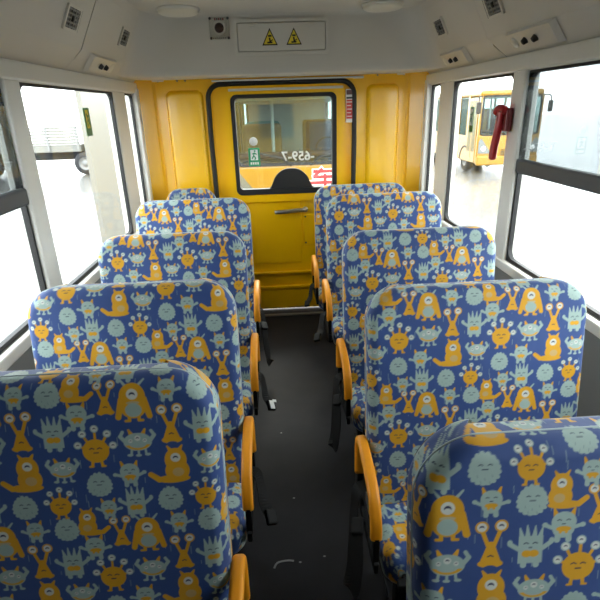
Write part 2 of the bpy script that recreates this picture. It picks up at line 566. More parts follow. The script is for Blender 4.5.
# red and white notice on the door's edge
no = dch(plate('notice', rrect(0.584, 0.640, 1.582, 1.825, 0.004), YB - 0.014, YB + 0.009, 'xz', 'swhite', door))
no['label'] = 'red and white notice strip'
for (z0, z1, c) in ((1.785, 1.818, 'maroon'), (1.755, 1.768, 'ink'), (1.735, 1.748, 'pinkred'), (1.61, 1.728, 'pinkred')):
    dch(plate('notice_print', rrect(0.588, 0.636, z0, z1, 0.002), YB - 0.0155, YB - 0.014, 'xz', c, no))
for k in range(4):
    dch(plate('notice_line', rrect(0.593, 0.631 - 0.008 * (k % 2), 1.625 + k * 0.026, 1.631 + k * 0.026, 0.001), YB - 0.0165, YB - 0.0155, 'xz', 'swhite', no))
# green running-man sticker, white disc and mirrored number on the pane
ex = dch(plate('exit_sticker', rrect(-0.198, -0.108, 1.272, 1.412, 0.008), YB + 0.004, YB + 0.010, 'xz', 'green', door))
ex['label'] = 'green exit sticker with white running figure'
dch(plate('sticker_print', rrect(-0.183, -0.123, 1.318, 1.400, 0.004), YB + 0.003, YB + 0.004, 'xz', 'swhite', ex))


def stroke(x0, z0, x1, z1, wd):
    d = Vector((x1 - x0, z1 - z0)).normalized()
    nn = Vector((-d.y, d.x)) * wd / 2
    return [(x0 + nn.x, z0 + nn.y), (x0 - nn.x, z0 - nn.y), (x1 - nn.x, z1 - nn.y), (x1 + nn.x, z1 + nn.y)]


for s in ((-0.150, 1.378, -0.158, 1.352), (-0.158, 1.352, -0.142, 1.336), (-0.142, 1.336, -0.150, 1.322), (-0.158, 1.352, -0.172, 1.330), (-0.150, 1.374, -0.134, 1.362), (-0.150, 1.374, -0.168, 1.366)):
    dch(plate('running_figure', stroke(*s, 0.008), YB + 0.002, YB + 0.003, 'xz', 'green', ex))
dch(plate('running_figure', [(-0.148 + 0.007 * math.cos(k * math.pi / 5), 1.389 + 0.007 * math.sin(k * math.pi / 5)) for k in range(10)], YB + 0.002, YB + 0.003, 'xz', 'green', ex))
for k in range(4):
    dch(plate('sticker_print', rrect(-0.186 + k * 0.018, -0.174 + k * 0.018, 1.284, 1.304, 0.001), YB + 0.003, YB + 0.004, 'xz', 'swhite', ex))
dch(lathe('round_sticker', [(0.0, 0.006), (0.030, 0.006), (0.033, 0.0)], (-0.153, YB + 0.010, 1.462), (0, -1, 0), 'swhite', door, 24))
fc = bpy.data.curves.new('window_number', 'FONT')
fc.body = '-659-7'
fc.size = 0.10
fc.extrude = 0.0008
fc.offset = 0.0022
fc.materials.append(M['swhite'])
fo = bpy.data.objects.new('window_number', fc)
COL.objects.link(fo)
fo.rotation_euler = (math.radians(90), 0, 0)
fo.scale = (-1, 1, 1)
fo.location = (0.332, YB + 0.0085, 1.306)
fo.parent = door
fo.matrix_parent_inverse = DI
fo['label'] = 'white number read in mirror writing'

# ------------------------------------------------------------------ ceiling, ducts, rear overhead box
ceiling = tag(box('ceiling', XL - 0.06, XR + 0.06, YF, YB + 0.05, ZC, ZC + 0.05, 'lining'), 'plain grey lined bus ceiling', None, None, 'structure')


def duct_section(sgn, x_in):
    # from the ceiling edge to the window rail
    return [(x_in - sgn * 0.225, ZC), (x_in - sgn * 0.198, ZC - 0.04), (x_in - sgn * 0.075, 2.0), (x_in - sgn * 0.05, 1.965), (x_in - sgn * 0.002, 1.905)]


def duct(name, sgn, x_in, label):
    root = empty(name, (x_in, 0.5, 1.9))
    tag(root, label, None, None, 'structure')
    inv = Matrix.Translation(-Vector(root.location))
    sec = duct_section(sgn, x_in)
    edges = [YF, 0.15, 1.46, 2.78, YB]
    for k in range(4):
        v, f = [], []
        n = len(sec)
        for ye, g in ((edges[k], 0.006), (edges[k + 1], -0.006)):
            for i, (x, z) in enumerate(sec):
                sw = -0.10 * (i / (n - 1)) ** 3 if (ye not in (YF, YB)) else 0.0   # the joint sweeps forward at its foot
                v.append((x, ye + (g if ye not in (YF, YB) else 0) + sw, z))
            v.append((x_in + sgn * 0.01, ye, 1.905))
            v.append((x_in + sgn * 0.01, ye, ZC))
        m_ = n + 2
        f = [(i, (i + 1) % m_, m_ + (i + 1) % m_, m_ + i) for i in range(m_)] + [tuple(range(m_)), tuple(range(m_, 2 * m_))]
        o = pyd('duct_panel', v, f, 'lining', root)
        o.matrix_parent_inverse = inv
    # dark recess seen in the joints
    sec2 = [(x + sgn * 0.004, z) for x, z in sec]
    for ye in edges[1:-1]:
        v, f = [], []
        n = len(sec2)
        for dy in (-0.008, 0.008):
            for i, (x, z) in enumerate(sec2):
                v.append((x, ye + dy - 0.10 * (i / (n - 1)) ** 3, z))
        f = [(i, i + 1, n + i + 1, n + i) for i in range(n - 1)]
        o = pyd('joint_strip', v, f, 'midgrey', root)
        o.matrix_parent_inverse = inv
    return root


tag(duct('trim_1', -1, XL, 'grey moulded air duct over the left windows'), None)
tag(duct('trim_2', 1, XR, 'grey moulded air duct over the right windows'), None)

# rear overhead box: face sweeps round into both ducts
zs = [1.925, 1.93, 1.96, 2.05, 2.12, 2.18, 2.23, 2.26, 2.27, 2.28, 2.285]
v, f = [], []
NA = 10


def duct_x(sgn, x_in, z):
    sec = sorted(duct_section(sgn, x_in), key=lambda p: p[1])
    return np.interp(z, [p[1] for p in sec], [p[0] for p in sec])


for z in zs:
    xl, xr = duct_x(-1, XL, z), duct_x(1, XR, z)
    lean = 0.0 if z < 2.26 else 0.025 * (1 - math.sqrt(max(0, 1 - ((z - 2.26) / 0.025) ** 2)))
    foot = 0.004 if z < 1.928 else 0.0
    yk = YK - lean + foot
    r = 0.24
    row = []
    for k in range(NA + 1):
        t = k / NA * math.pi / 2
        row.append((xl - 0.004 + r - r * math.cos(t), yk - r + r * math.sin(t), z))
    for k in range(1, 8):
        row.append((xl + r + (xr - xl - 2 * r) * k / 8, yk, z))
    for k in range(NA + 1):
        t = (1 - k / NA) * math.pi / 2
        row.append((xr + 0.004 - r + r * math.cos(t), yk - r + r * math.sin(t), z))
    v += row
nr = len(row)
f = [(j * nr + i, j * nr + i + 1, (j + 1) * nr + i + 1, (j + 1) * nr + i) for j in range(len(zs) - 1) for i in range(nr - 1)]
b0 = len(v)
v += [(p[0], YB, 1.925) for p in v[:nr]]
f += [(i, i + 1, b0 + i + 1, b0 + i) for i in range(nr - 1)]
bk = tag(pyd('trim_3', v, f, 'lining', smooth=True), 'grey overhead box across the rear of the bus', None, None, 'structure')

# access hatch in the box
HX0, HX1, HZ0, HZ1 = -0.225, 0.412, 2.048, 2.252
hatch = empty('access_hatch', (0.09, YK, HZ0))
tag(hatch, 'grey rectangular access hatch with two yellow warning triangles above the rear door', 'hatch')
HI = Matrix.Translation(-Vector(hatch.location))


def hch(o):
    if o.parent is hatch:
        o.matrix_parent_inverse = HI
    return o


hch(ring('hatch_frame', rrect(HX0, HX1, HZ0 - 0.01, HZ1, 0.02), rrect(HX0 + 0.022, HX1 - 0.022, HZ0 + 0.010, HZ1 - 0.018, 0.012), YK - 0.02, YK + 0.03, 'xz', 'lining2', hatch))
hch(emboss('hatch_lid', HX0 + 0.024, HX1 - 0.024, HZ0 + 0.012, HZ1 - 0.020, YK - 0.004, 0.012, 0.006, 'lining2', hatch, 0.012))
for x in (-0.10, 0.29):
    hch(box('latch', x - 0.02, x + 0.02, YK - 0.022, YK - 0.014, HZ1 - 0.044, HZ1 - 0.034, 'lining2', hatch, 0.003))
for x in (0.014, 0.175):
    zb = 2.096
    tri = lambda s, dz=0: [(x - 0.052 * s, zb + 0.035 - 0.035 * s + dz), (x + 0.052 * s, zb + 0.035 - 0.035 * s + dz), (x, zb + 0.035 + 0.068 * s + dz)]
    t = hch(plate('warning_sticker', tri(1.0), YK - 0.0172, YK - 0.0160, 'xz', 'ink', hatch))
    hch(plate('sticker_ground', tri(0.80), YK - 0.0182, YK - 0.0172, 'xz', 'warn', t))
    y0, y1 = YK - 0.019, YK - 0.0182
    hch(plate('sticker_print', stroke(x - 0.012, zb + 0.056, x + 0.012, zb + 0.056, 0.010), y0, y1, 'xz', 'ink', t))
    hch(plate('sticker_print', stroke(x - 0.002, zb + 0.046, x + 0.002, zb + 0.020, 0.010), y0, y1, 'xz', 'ink', t))
    hch(plate('sticker_print', stroke(x - 0.018, zb + 0.016, x + 0.016, zb + 0.018, 0.010), y0, y1, 'xz', 'ink', t))
    hch(plate('sticker_print', stroke(x + 0.004, zb + 0.024, x + 0.020, zb + 0.034, 0.006), y0, y1, 'xz', 'ink', t))

# emergency button in its clear square plate
BX, BZ = -0.316, 2.207
btn = empty('emergency_button', (BX, YK, BZ - 0.07))
tag(btn, 'round brown emergency button on a clear square plate left of the hatch', 'button')
BI = Matrix.Translation(-Vector(btn.location))
for o in (
    plate('cover_plate', rrect(BX - 0.066, BX + 0.066, BZ - 0.068, BZ + 0.064, 0.008), YK - 0.012, YK - 0.006, 'xz', 'clear', btn),
    ring('button_collar', circ(0.042, 24), circ(0.031, 24), -0.014, 0.0, 'xz', 'lining2', btn),
    lathe('button_dome', [(0.0, 0.030), (0.014, 0.028), (0.026, 0.018), (0.031, 0.004), (0.031, 0.0)], (BX, YK - 0.008, BZ), (0, -1, 0), 'brown', btn, 20),
    box('base_plate', BX - 0.06, BX + 0.06, YK - 0.006, YK + 0.03, BZ - 0.062, BZ + 0.058, 'lining2', btn, 0.002),
):
    if o.name.startswith('button_collar'):
        o.data.transform(Matrix.Translation((BX, YK - 0.008, BZ)))
    o.matrix_parent_inverse = BI
for dx in (-0.058, 0.058):
    for dz in (-0.060, 0.056):
        o = lathe('screw', [(0.0, 0.005), (0.008, 0.004), (0.009, 0.0)], (BX + dx, YK - 0.012, BZ + dz), (0, -1, 0), 'grey', btn, 8)
        o.matrix_parent_inverse = BI
for k in range(5):
    o = plate('printed_mark', rrect(BX - 0.028 + k * 0.013, BX - 0.020 + k * 0.013, BZ + 0.044, BZ + 0.058, 0.001), YK - 0.0132, YK - 0.012, 'xz', ('darkred', 'grey')[k % 2], btn)
    o.matrix_parent_inverse = BI
for k in range(7):
    o = plate('printed_mark', rrect(BX - 0.045 + k * 0.013, BX - 0.036 + k * 0.013, BZ - 0.064, BZ - 0.056, 0.001), YK - 0.0132, YK - 0.012, 'xz', 'midgrey', btn)
    o.matrix_parent_inverse = BI

# dome lamps
for (x, y, lab) in ((-0.537, 3.46, 'round white dome lamp on the ceiling left of the aisle'), (0.72, 3.455, 'round white dome lamp on the ceiling right of the aisle')):
    lp = empty('ceiling_lamp', (x, y, ZC))
    tag(lp, lab, 'lamp', 'dome lamps on the ceiling')
    lathe('lamp_base', [(0.0, 0.0), (0.128, 0.0), (0.130, 0.010), (0.124, 0.016)], (0, 0, 0), (0, 0, -1), 'white', lp, 32)
    lathe('lamp_diffuser', [(0.122, 0.010), (0.120, 0.024), (0.108, 0.031), (0.07, 0.036), (0.0, 0.038)], (0, 0, 0), (0, 0, -1), 'lampwhite', lp, 32)


# louvred air outlets and reading-light panels on the ducts
def on_duct(sgn, x_in, y, z):
    x = duct_x(sgn, x_in, z)
    a, b = Vector((duct_x(sgn, x_in, 2.05), 0, 2.05)), Vector((duct_x(sgn, x_in, 2.18), 0, 2.18))
    up = (b - a).normalized()
    nrm = Vector((up.z, 0, -up.x)) * (-sgn)      # towards the aisle
    if nrm.x * sgn > 0:
        nrm = -nrm
    mt = Matrix.Identity(4)
    ya = Vector((0, 1, 0))
    for i in range(3):
        mt[i][0], mt[i][1], mt[i][2] = ya[i], up[i], nrm[i]
    mt.translation = Vector((x, y, z))
    return mt


def vent(sgn, x_in, y, z, label):
    r = bpy.data.objects.new('air_vent', None)
    r.empty_display_size = 0.05
    COL.objects.link(r)
    r.matrix_world = on_duct(sgn, x_in, y, z)
    tag(r, label, 'vent', 'air vents in the overhead ducts')
    ring('vent_frame', rrect(-0.08, 0.08, -0.055, 0.055, 0.008), rrect(-0.066, 0.066, -0.043, 0.043, 0.004), 0.0, 0.010, 'xy', 'lining2', r)
    plate('vent_backing', rrect(-0.068, 0.068, -0.045, 0.045, 0.004), -0.002, 0.002, 'xy', 'grey', r)
    for k in range(5):
        box('louvre', -0.066, 0.066, -0.036 + k * 0.018 - 0.004, -0.036 + k * 0.018 + 0.004, 0.002, 0.008, 'midgrey', r)
    for k in range(2):
        box('divider', -0.02 + k * 0.04 - 0.003, -0.02 + k * 0.04 + 0.003, -0.043, 0.043, 0.003, 0.009, 'midgrey', r)
    lathe('vent_knob', [(0.0, 0.014), (0.012, 0.012), (0.014, 0.004)], (0, 0, 0), (0, 0, 1), 'black', r, 12)
    box('label_strip', 0.094, 0.102, -0.05, 0.05, -0.002, 0.003, 'grey', r)


vent(-1, XL, 3.36, 2.125, 'square louvred air vent on the left duct near the dome lamp')
vent(-1, XL, 2.55, 2.105, 'square louvred air vent on the left duct ahead of the joint')
vent(1, XR, 3.34, 2.135, 'square louvred air vent on the right duct near the dome lamp')
vent(1, XR, 2.58, 2.125, 'square louvred air vent on the right duct ahead of the joint')


def light_panel(sgn, x_in, y, label):
    # slanted plastic panel with two knobs low on the duct
    root = empty('switch_panel', (x_in - sgn * 0.04, y, 1.93))
    tag(root, label, 'switch panel', 'switch panels under the ducts')
    inv = Matrix.Translation(-Vector(root.location))
    x0, x1 = x_in - sgn * 0.078, x_in - sgn * 0.02
    v = []
    for (yy, ex_) in ((y - 0.22, 0.0), (y + 0.22, 0.0)):
        v += [(x0, yy, 2.0), (x0 - sgn * 0.010, yy + (0.03 if yy < y else -0.03), 1.985), (x1 - sgn * 0.014, yy + (0.03 if yy < y else -0.03), 1.915), (x1, yy, 1.918)]
    f = [(0, 1, 5, 4), (1, 2, 6, 5), (2, 3, 7, 6), (0, 1, 2, 3), (4, 5, 6, 7), (0, 3, 7, 4)]
    o = pyd('panel', v, f, 'lining2', root)
    o.matrix_parent_inverse = inv
    for dy in (-0.05, 0.04):
        c = Vector((x_in - sgn * 0.062, y + dy, 1.95))
        o = lathe('knob', [(0.0, 0.018), (0.012, 0.016), (0.016, 0.0)], c, (-sgn * 0.72, 0, -0.6), 'black', root, 12)
        o.matrix_parent_inverse = inv
    o = lathe('reading_lens', [(0.0, 0.008), (0.024, 0.006), (0.028, 0.0)], Vector((x_in - sgn * 0.062, y + 0.14, 1.95)), (-sgn * 0.72, 0, -0.6), 'lampwhite', root, 16)
    o.matrix_parent_inverse = inv


light_panel(-1, XL, 3.12, 'small panel with dark knobs low on the left duct')
light_panel(1, XR, 3.30, 'small panel with dark knobs low on the right duct, near the rear wall')
light_panel(1, XR, 2.34, 'small panel with dark knobs low on the right duct, ahead of the joint')

# emergency hammer on the right-hand window post
ham = empty('emergency_hammer', (XR - 0.03, 2.53, 1.42))
tag(ham, 'red emergency hammer hung on the white post between right windows', 'hammer')
HM = Matrix.Translation(-Vector(ham.location))


def mch(o):
    o.matrix_parent_inverse = HM
    return o


xh = XR - 0.055
mch(box('holder', XR - 0.05, XR - 0.018, 2.50, 2.555, 1.56, 1.67, 'darkred', ham, 0.008))
v, f = sweep(smooth_path([(xh, 2.605, 1.425), (xh, 2.598, 1.48), (xh, 2.58, 1.54), (xh, 2.565, 1.60), (xh, 2.56, 1.655)]), circ(0.018, 12, 0.026), False, Vector((1, 0, 0)))
mch(pyd('handle', v, f, 'red', ham, smooth=True))
v, f = sweep(smooth_path([(xh, 2.51, 1.655), (xh, 2.54, 1.666), (xh, 2.59, 1.666), (xh, 2.615, 1.648)]), circ(0.018, 12, 0.020), False, Vector((1, 0, 0)))
mch(pyd('hammer_head', v, f, 'red', ham, smooth=True))
mch(lathe('steel_tip', [(0.012, 0.0), (0.010, 0.012), (0.0, 0.03)], (xh, 2.612, 1.65), (0, 0.8, -0.5), 'steel', ham, 12))
mch(box('grip_end', xh - 0.014, xh + 0.014, 2.59, 2.625, 1.415, 1.445, 'red', ham, 0.010, 3))

# front of the bus behind the viewpoint: closed bulkhead, added to keep front light off
wf = tag(box('light_block_front', XL, XR, YF - 0.05, YF, 0.0, ZC, 'grey'), 'unseen grey bulkhead added to keep front light off the seats', None, None, 'structure')

for nm_, x0_, x1_, y_, sd in (('light_block_left', -0.97, -0.14, 0.28, 'left'), ('light_block_right', 0.26, 1.17, -0.12, 'right')):  # unseen panels added to block light from the nearest seats
    pt = tag(box(nm_, x0_, x1_, y_, y_ + 0.03, 0.0, 1.1, 'grey', None, 0.008), 'low grey panel added out of view to shade the nearest seats on the %s' % sd, None, None, 'structure')

# ------------------------------------------------------------------ printed fabric: one repeat drawn from simple creature motifs
def make_print():
    S = 2.0                                   # raster pixels per unit
    TW, TH = 360.0, 362.0
    W, H = int(TW * S), int(TH * S)
    gx, gy = np.meshgrid((np.arange(W) + 0.5) / S, (np.arange(H) + 0.5) / S)
    gx = gx.astype(np.float32)
    gy = gy.astype(np.float32)
    lin = lambda c: np.array(srgb(*c)[:3], dtype=np.float32)
    BLUE, ORA, PALE, WHITE, NAVY = lin((50, 76, 132)), lin((214, 158, 26)), lin((156, 178, 172)), lin((206, 210, 202)), lin((30, 38, 72))
    img = np.empty((H, W, 3), np.float32)
    img[:] = BLUE

    def motif(kind, cx, cy, hgt, flip=1):
        s = hgt / 100.0
        lx = ((gx - cx + TW / 2) % TW) - TW / 2
        ly = ((gy - cy + TH / 2) % TH) - TH / 2
        sel = (np.abs(lx) < 70 * s) & (np.abs(ly) < 64 * s)
        ii = np.nonzero(sel)
        x = lx[ii] / s * flip
        y = ly[ii] / s
        col = img[ii]

        def put(d, c, al=1.0):
            nonlocal col
            a = np.clip(0.5 - d * s * S, 0, 1)[:, None] * al
            col = col * (1 - a) + c * a
        E = lambda a, b, rx, ry: (np.sqrt(((x - a) / rx) ** 2 + ((y - b) / ry) ** 2) - 1) * min(rx, ry)

        def K(x0, y0, x1, y1, r, r1=None):
            dx, dy = x1 - x0, y1 - y0
            t = np.clip(((x - x0) * dx + (y - y0) * dy) / (dx * dx + dy * dy + 1e-6), 0, 1)
            rr = r if r1 is None else r + (r1 - r) * t
            return np.hypot(x - x0 - t * dx, y - y0 - t * dy) - rr
        U = lambda *d: np.minimum.reduce(d)

        def eye(a, b, r, big=True):
            put(E(a, b, r, r), WHITE)
            put(E(a, b + r * 0.15, r * 0.55, r * 0.55), NAVY)
            put(E(a, b + r * 0.5, r * 0.6, r * 0.5), WHITE)

        def dash(a, b, wd=5):
            put(K(a - wd, b + 1, a, b - 1.5, 1.3), NAVY)
            put(K(a, b - 1.5, a + wd, b + 1, 1.3), NAVY)
        if kind == 'A':
            put(U(K(-15, -38, -27, -52, 3.5, 2), K(15, -38, 27, -52, 3.5, 2)), PALE)
            put(U(E(0, -12, 30, 32), E(0, 12, 31, 30), K(-26, -5, -36, 38, 7), K(26, -5, 36, 38, 7), K(-11, 35, -11, 47, 4), K(11, 35, 11, 47, 4), K(-20, 48, -10, 48, 3), K(20, 48, 10, 48, 3)), ORA)
            put(E(0, 22, 19, 17), PALE)
            put(E(0, 4, 15, 4), PALE, 0.6)
            eye(0, -17, 13)
        elif kind == 'B':
            put(U(E(0, 40, 24, 9), K(0, 0, 0, 34, 7, 19), K(-4, 6, -18, -32, 4), K(4, 6, 18, -34, 4), E(-18, -37, 12.5, 12.5), E(18, -39, 12.5, 12.5)), ORA)
            put(E(0, 50, 13, 6), BLUE)
            eye(-18, -37, 9)
            eye(18, -39, 9)
            dash(0, 24, 5)
        elif kind == 'C':
            put(U(K(-20, -26, -27, -46, 8, 3), K(20, -26, 27, -46, 8, 3)), ORA)
            put(U(E(0, -8, 33, 30), E(0, 12, 29, 26), K(-14, 28, -15, 44, 8), K(14, 28, 15, 44, 8), K(-29, 8, -46, 0, 5.5), K(29, 8, 48, 2, 5.5), E(-49, -2, 8, 7), E(50, 2, 8, 7)), PALE)
            put(U(E(0, 12, 20, 8), K(-8, 14, -8, 22, 4), K(8, 14, 8, 22, 4)), ORA)
            dash(-12, -14)
            dash(12, -14)
            put(K(-4, -2, 4, -2, 1.3), NAVY)
        elif kind == 'D':
            th = np.arctan2(y, x)
            put((np.sqrt((x / 37) ** 2 + (y / 40) ** 2) - 1 - 0.10 * np.abs(np.sin(8.5 * th)) * (1 + 0.5 * np.sin(3 * th))) * 37, PALE)
            dash(-10, -12)
            dash(13, -12)
            put(K(-6, 0, 8, 0, 1.4), NAVY)
            for (a, b) in ((-18, 14), (0, 22), (18, 14), (-10, 30), (12, 31)):
                put(K(a, b, a + 2, b + 6, 1.0), NAVY, 0.35)
        elif kind == 'E':
            ends = [(-40, -6), (-27, -34), (2, -46), (30, -32), (41, -2)]
            put(U(E(0, 10, 31, 30), K(-10, 36, -12, 49, 3.5), K(10, 36, 12, 49, 3.5), K(-18, 50, -10, 50, 2.5), K(18, 50, 10, 50, 2.5), *[K(a * .5, 8 + b * .4, a, b, 3) for a, b in ends]), ORA)
            for a, b in ends:
                put(E(a, b, 9.5, 9.5), PALE)
                eye(a, b, 7)
            dash(-9, 4)
            dash(9, 4)
            put(K(-5, 15, 5, 15, 1.5), NAVY)
        elif kind == 'F':
            put(U(K(-17, -20, -24, -36, 7, 3), K(17, -20, 24, -36, 7, 3)), ORA)
            put(U(E(0, 4, 42, 29), K(-38, 0, -50, -16, 6), K(-50, -16, -42, -30, 5), K(38, 0, 50, -16, 6), K(50, -16, 42, -30, 5), K(-20, 28, -22, 44, 3.5), K(0, 30, 0, 46, 3.5), K(20, 28, 22, 44, 3.5), E(-26, 46, 9, 4.5), E(-1, 48, 9, 4.5), E(26, 46, 9, 4.5)), PALE)
            put(np.maximum(E(0, 4, 40, 26), 14 - y), ORA)
            put(np.maximum(E(0, 10, 26, 14), 14 - y), PALE)
            eye(0, -8, 9)
            eye(-21, 0, 6)
            eye(21, 0, 6)
        elif kind == 'G':
            put(U(K(0, -40, -6, -50, 5, 2), K(24, -40, 30, -50, 5, 2), E(12, -12, 27, 32), E(14, 18, 30, 30), E(2, 40, 42, 11), K(-32, 40, -52, 24, 8, 7)), ORA)
            put(E(16, 22, 14, 12), PALE, 0.35)
            eye(12, -18, 12)
        elif kind == 'H':
            put(U(*[K(a, -18, b, c, 7, 1.5) for a, b, c in ((-19, -25, -46), (-7, -9, -52), (7, 9, -50), (19, 25, -46))], np.maximum(np.abs(x) - 23, np.abs(y - 8) - 30) - 4, K(-26, 6, -44, -6, 5.5), K(26, 6, 44, -8, 5.5), E(-46, -10, 6, 8), E(46, -12, 6, 8), K(-14, 36, -14, 47, 7), K(14, 36, 14, 47, 7)), PALE)
            put(U(E(-8, 18, 11, 9), E(8, 18, 11, 9)), ORA)
            dash(-10, -8)
            dash(10, -8)
            put(K(-3, 3, 3, 3, 1.3), NAVY)
        img[ii] = col
    rng = random.Random(3)
    for k in range(40):                       # fine vertical ticks woven between the motifs
        cx, cy, l = rng.random() * TW, rng.random() * TH, 5 + rng.random() * 7
        lx = ((gx - cx + TW / 2) % TW) - TW / 2
        ly = ((gy - cy + TH / 2) % TH) - TH / 2
        a = (np.clip(0.5 - (np.abs(lx) - 0.8) * S, 0, 1) * (np.abs(ly) < l) * 0.5)[..., None]
        img[:] = img * (1 - a) + PALE * a
    for kind, cx, cy, hh, fl in (('G', 112, 78, 78, -1), ('B', 182, 112, 88, 1), ('A', 248, 122, 104, 1), ('C', 330, 95, 64, 1), ('D', 408, 97, 76, 1),
                                 ('C', 112, 152, 74, 1), ('F', 250, 225, 82, 1), ('B', 333, 187, 104, 1), ('H', 410, 195, 88, 1), ('E', 147, 235, 104, 1),
                                 ('C', 222, 312, 72, -1), ('G', 325, 295, 100, 1), ('F', 422, 288, 76, 1), ('D', 145, 338, 78, -1), ('C', 160, 405, 60, 1),
                                 ('H', 228, 392, 84, 1), ('D', 315, 390, 78, 1), ('E', 403, 383, 84, 1)):
        motif(kind, cx, cy, hh, fl)
    return img, S, TW, TH


PRINT, PS, PW, PH = make_print()
UNIT = 0.335 / 360.0


def blurred(spacing):
    k = max(1, int(round(spacing / UNIT * PS * 0.7)))
    im = PRINT
    if k > 1:
        a = np.zeros_like(im)
        for d in range(k):
            a += np.roll(im, d - k // 2, 0)
        im = a / k
        a = np.zeros_like(im)
        for d in range(k):
            a += np.roll(im, d - k // 2, 1)
        im = a / k
    return im


def sample_print(u, v, off, im):
    """u to the right, v up, metres -> linear colour."""
    px = ((u + off[0]) / UNIT) * PS - 0.5
    py = ((-v + off[1]) / UNIT) * PS - 0.5
    H, W = im.shape[:2]
    x0, y0 = np.floor(px).astype(int), np.floor(py).astype(int)
    fx, fy = (px - x0)[..., None], (py - y0)[..., None]
    g = lambda yy, xx: im[yy % H, xx % W]
    return g(y0, x0) * (1 - fx) * (1 - fy) + g(y0, x0 + 1) * fx * (1 - fy) + g(y0 + 1, x0) * (1 - fx) * fy + g(y0 + 1, x0 + 1) * fx * fy


def cushion_mesh(name, wid, hgt, r_top, r_bot, rnd, side, puff, step, off, taper=0.0):
    """upholstered slab: front towards -Y, origin at the middle of its lower edge at the back plane of the front rounding.
    rows up the height, columns across; rim rounded with radius rnd, then a side band of depth 'side' to the back."""
    def spaced(L):
        # finer towards both rims
        core = np.linspace(rnd, L - rnd, max(4, int((L - 2 * rnd) / step)))
        na = max(5, int(rnd * 1.57 / step))
        a = rnd * (1 - np.cos(np.linspace(0, math.pi / 2, na + 1)))
        return np.concatenate([a[:-1], core, (L - a[:-1])[::-1]])
    zs_ = spaced(hgt)
    s_ = spaced(wid) / wid * 2 - 1
    hw0 = wid / 2
    Z = zs_[:, None] * np.ones((1, len(s_)))
    ct = np.clip(zs_ - (hgt - r_top), 0, r_top)
    cb = np.clip(r_bot - zs_, 0, r_bot)
    hw = hw0 - (r_top - np.sqrt(np.maximum(r_top ** 2 - ct ** 2, 0))) - (r_bot - np.sqrt(np.maximum(r_bot ** 2 - cb ** 2, 0))) + taper * (hgt - zs_)
    X = s_[None, :] * hw[:, None]
    # distance to the rounded outline
    ax = np.abs(X) - (taper * (hgt - Z))
    dx, dz_t, dz_b = hw0 - ax, hgt - Z, Z
    d = np.minimum(np.minimum(dx, dz_t), dz_b)
    m1 = (dx < r_top) & (dz_t < r_top)
    d = np.where(m1, np.minimum(d, r_top - np.hypot(r_top - dx, r_top - dz_t)), d)
    m2 = (dx < r_bot) & (dz_b < r_bot)
    d = np.where(m2, np.minimum(d, r_bot - np.hypot(r_bot - dx, r_bot - dz_b)), d)
    d = np.maximum(d, 0)
    q = np.minimum(d / rnd, 1)
    Y = -rnd * np.sqrt(np.maximum(1 - (1 - q) ** 2, 0))
    Y -= puff * (np.clip(1 - (X / hw0) ** 2, 0, 1) * np.clip(1 - (2 * Z / hgt - 1) ** 2, 0, 1)) ** 0.5
    nz, nx = Z.shape
    mid = nx // 2
    seg = np.sqrt(np.diff(X, axis=1) ** 2 + np.diff(Y, axis=1) ** 2)
    u = np.zeros_like(X)
    u[:, 1:] = np.cumsum(seg, axis=1)
    u -= u[:, mid:mid + 1]
    seg = np.sqrt(np.diff(Z[:, mid]) ** 2 + np.diff(Y[:, mid]) ** 2)
    vcol = np.concatenate([[0], np.cumsum(seg)])
    vv = vcol[:, None] * np.ones((1, nx))
    # boundary loop (bottom, right, top, left) for the side band
    idx = np.arange(nz * nx).reshape(nz, nx)
    loop = np.concatenate([idx[0, :], idx[1:, -1], idx[-1, -2::-1], idx[-2:0:-1, 0]])
    V = np.stack([X, Y, Z], -1).reshape(-1, 3)
    UV = np.stack([u, vv], -1).reshape(-1, 2)
    nb = len(loop)
    cx_, cz_ = 0.0, hgt / 2
    outn = np.zeros((nb, 2))
    outn[:nx] = (0, -1)
    outn[nx:nx + nz - 1] = (1, 0)
    outn[nx + nz - 1:nx + nz - 1 + nx - 1] = (0, 1)
    outn[nx + nz - 1 + nx - 1:] = (-1, 0)
    layers = max(2, int(side / max(step, 0.004)))
    rings_v, rings_uv = [], []
    for k in range(1, layers + 1):
        t = k / layers
        p = V[loop].copy()
        p[:, 1] += side * t
        if t > 0.6:
            sh = (t - 0.6) / 0.4
            p[:, 0] -= outn[:, 0] * 0.012 * sh ** 2
            p[:, 2] -= outn[:, 1] * 0.012 * sh ** 2
        rings_v.append(p)
        rings_uv.append(UV[loop] + outn * side * t)
    nv0 = len(V)
    V = np.concatenate([V] + rings_v)
    UV = np.concatenate([UV] + rings_uv)
    a = idx[:-1, :-1].ravel()
    quads = [np.stack([a, idx[:-1, 1:].ravel(), idx[1:, 1:].ravel(), idx[1:, :-1].ravel()], -1)]
    prev = loop
    for k in range(layers):
        cur = nv0 + k * nb + np.arange(nb)
        quads.append(np.stack([prev, cur, np.roll(cur, -1), np.roll(prev, -1)], -1))
        prev = cur
    Q = np.concatenate(quads)
    # back closed with a fan
    c = len(V)
    V = np.concatenate([V, [[0, side, hgt / 2]]])
    UV = np.concatenate([UV, [[0, 0]]])
    T = np.stack([np.roll(prev, -1), prev, np.full(nb, c)], -1)
    me = bpy.data.meshes.new(name)
    nq, nt_ = len(Q), len(T)
    me.vertices.add(len(V))
    me.vertices.foreach_set('co', V.astype(np.float32).ravel())
    me.loops.add(nq * 4 + nt_ * 3)
    me.loops.foreach_set('vertex_index', np.concatenate([Q.ravel(), T.ravel()]).astype(np.int32))
    me.polygons.add(nq + nt_)
    me.polygons.foreach_set('loop_start', np.concatenate([np.arange(nq) * 4, nq * 4 + np.arange(nt_) * 3]).astype(np.int32))
    me.polygons.foreach_set('use_smooth', np.ones(nq + nt_, bool))
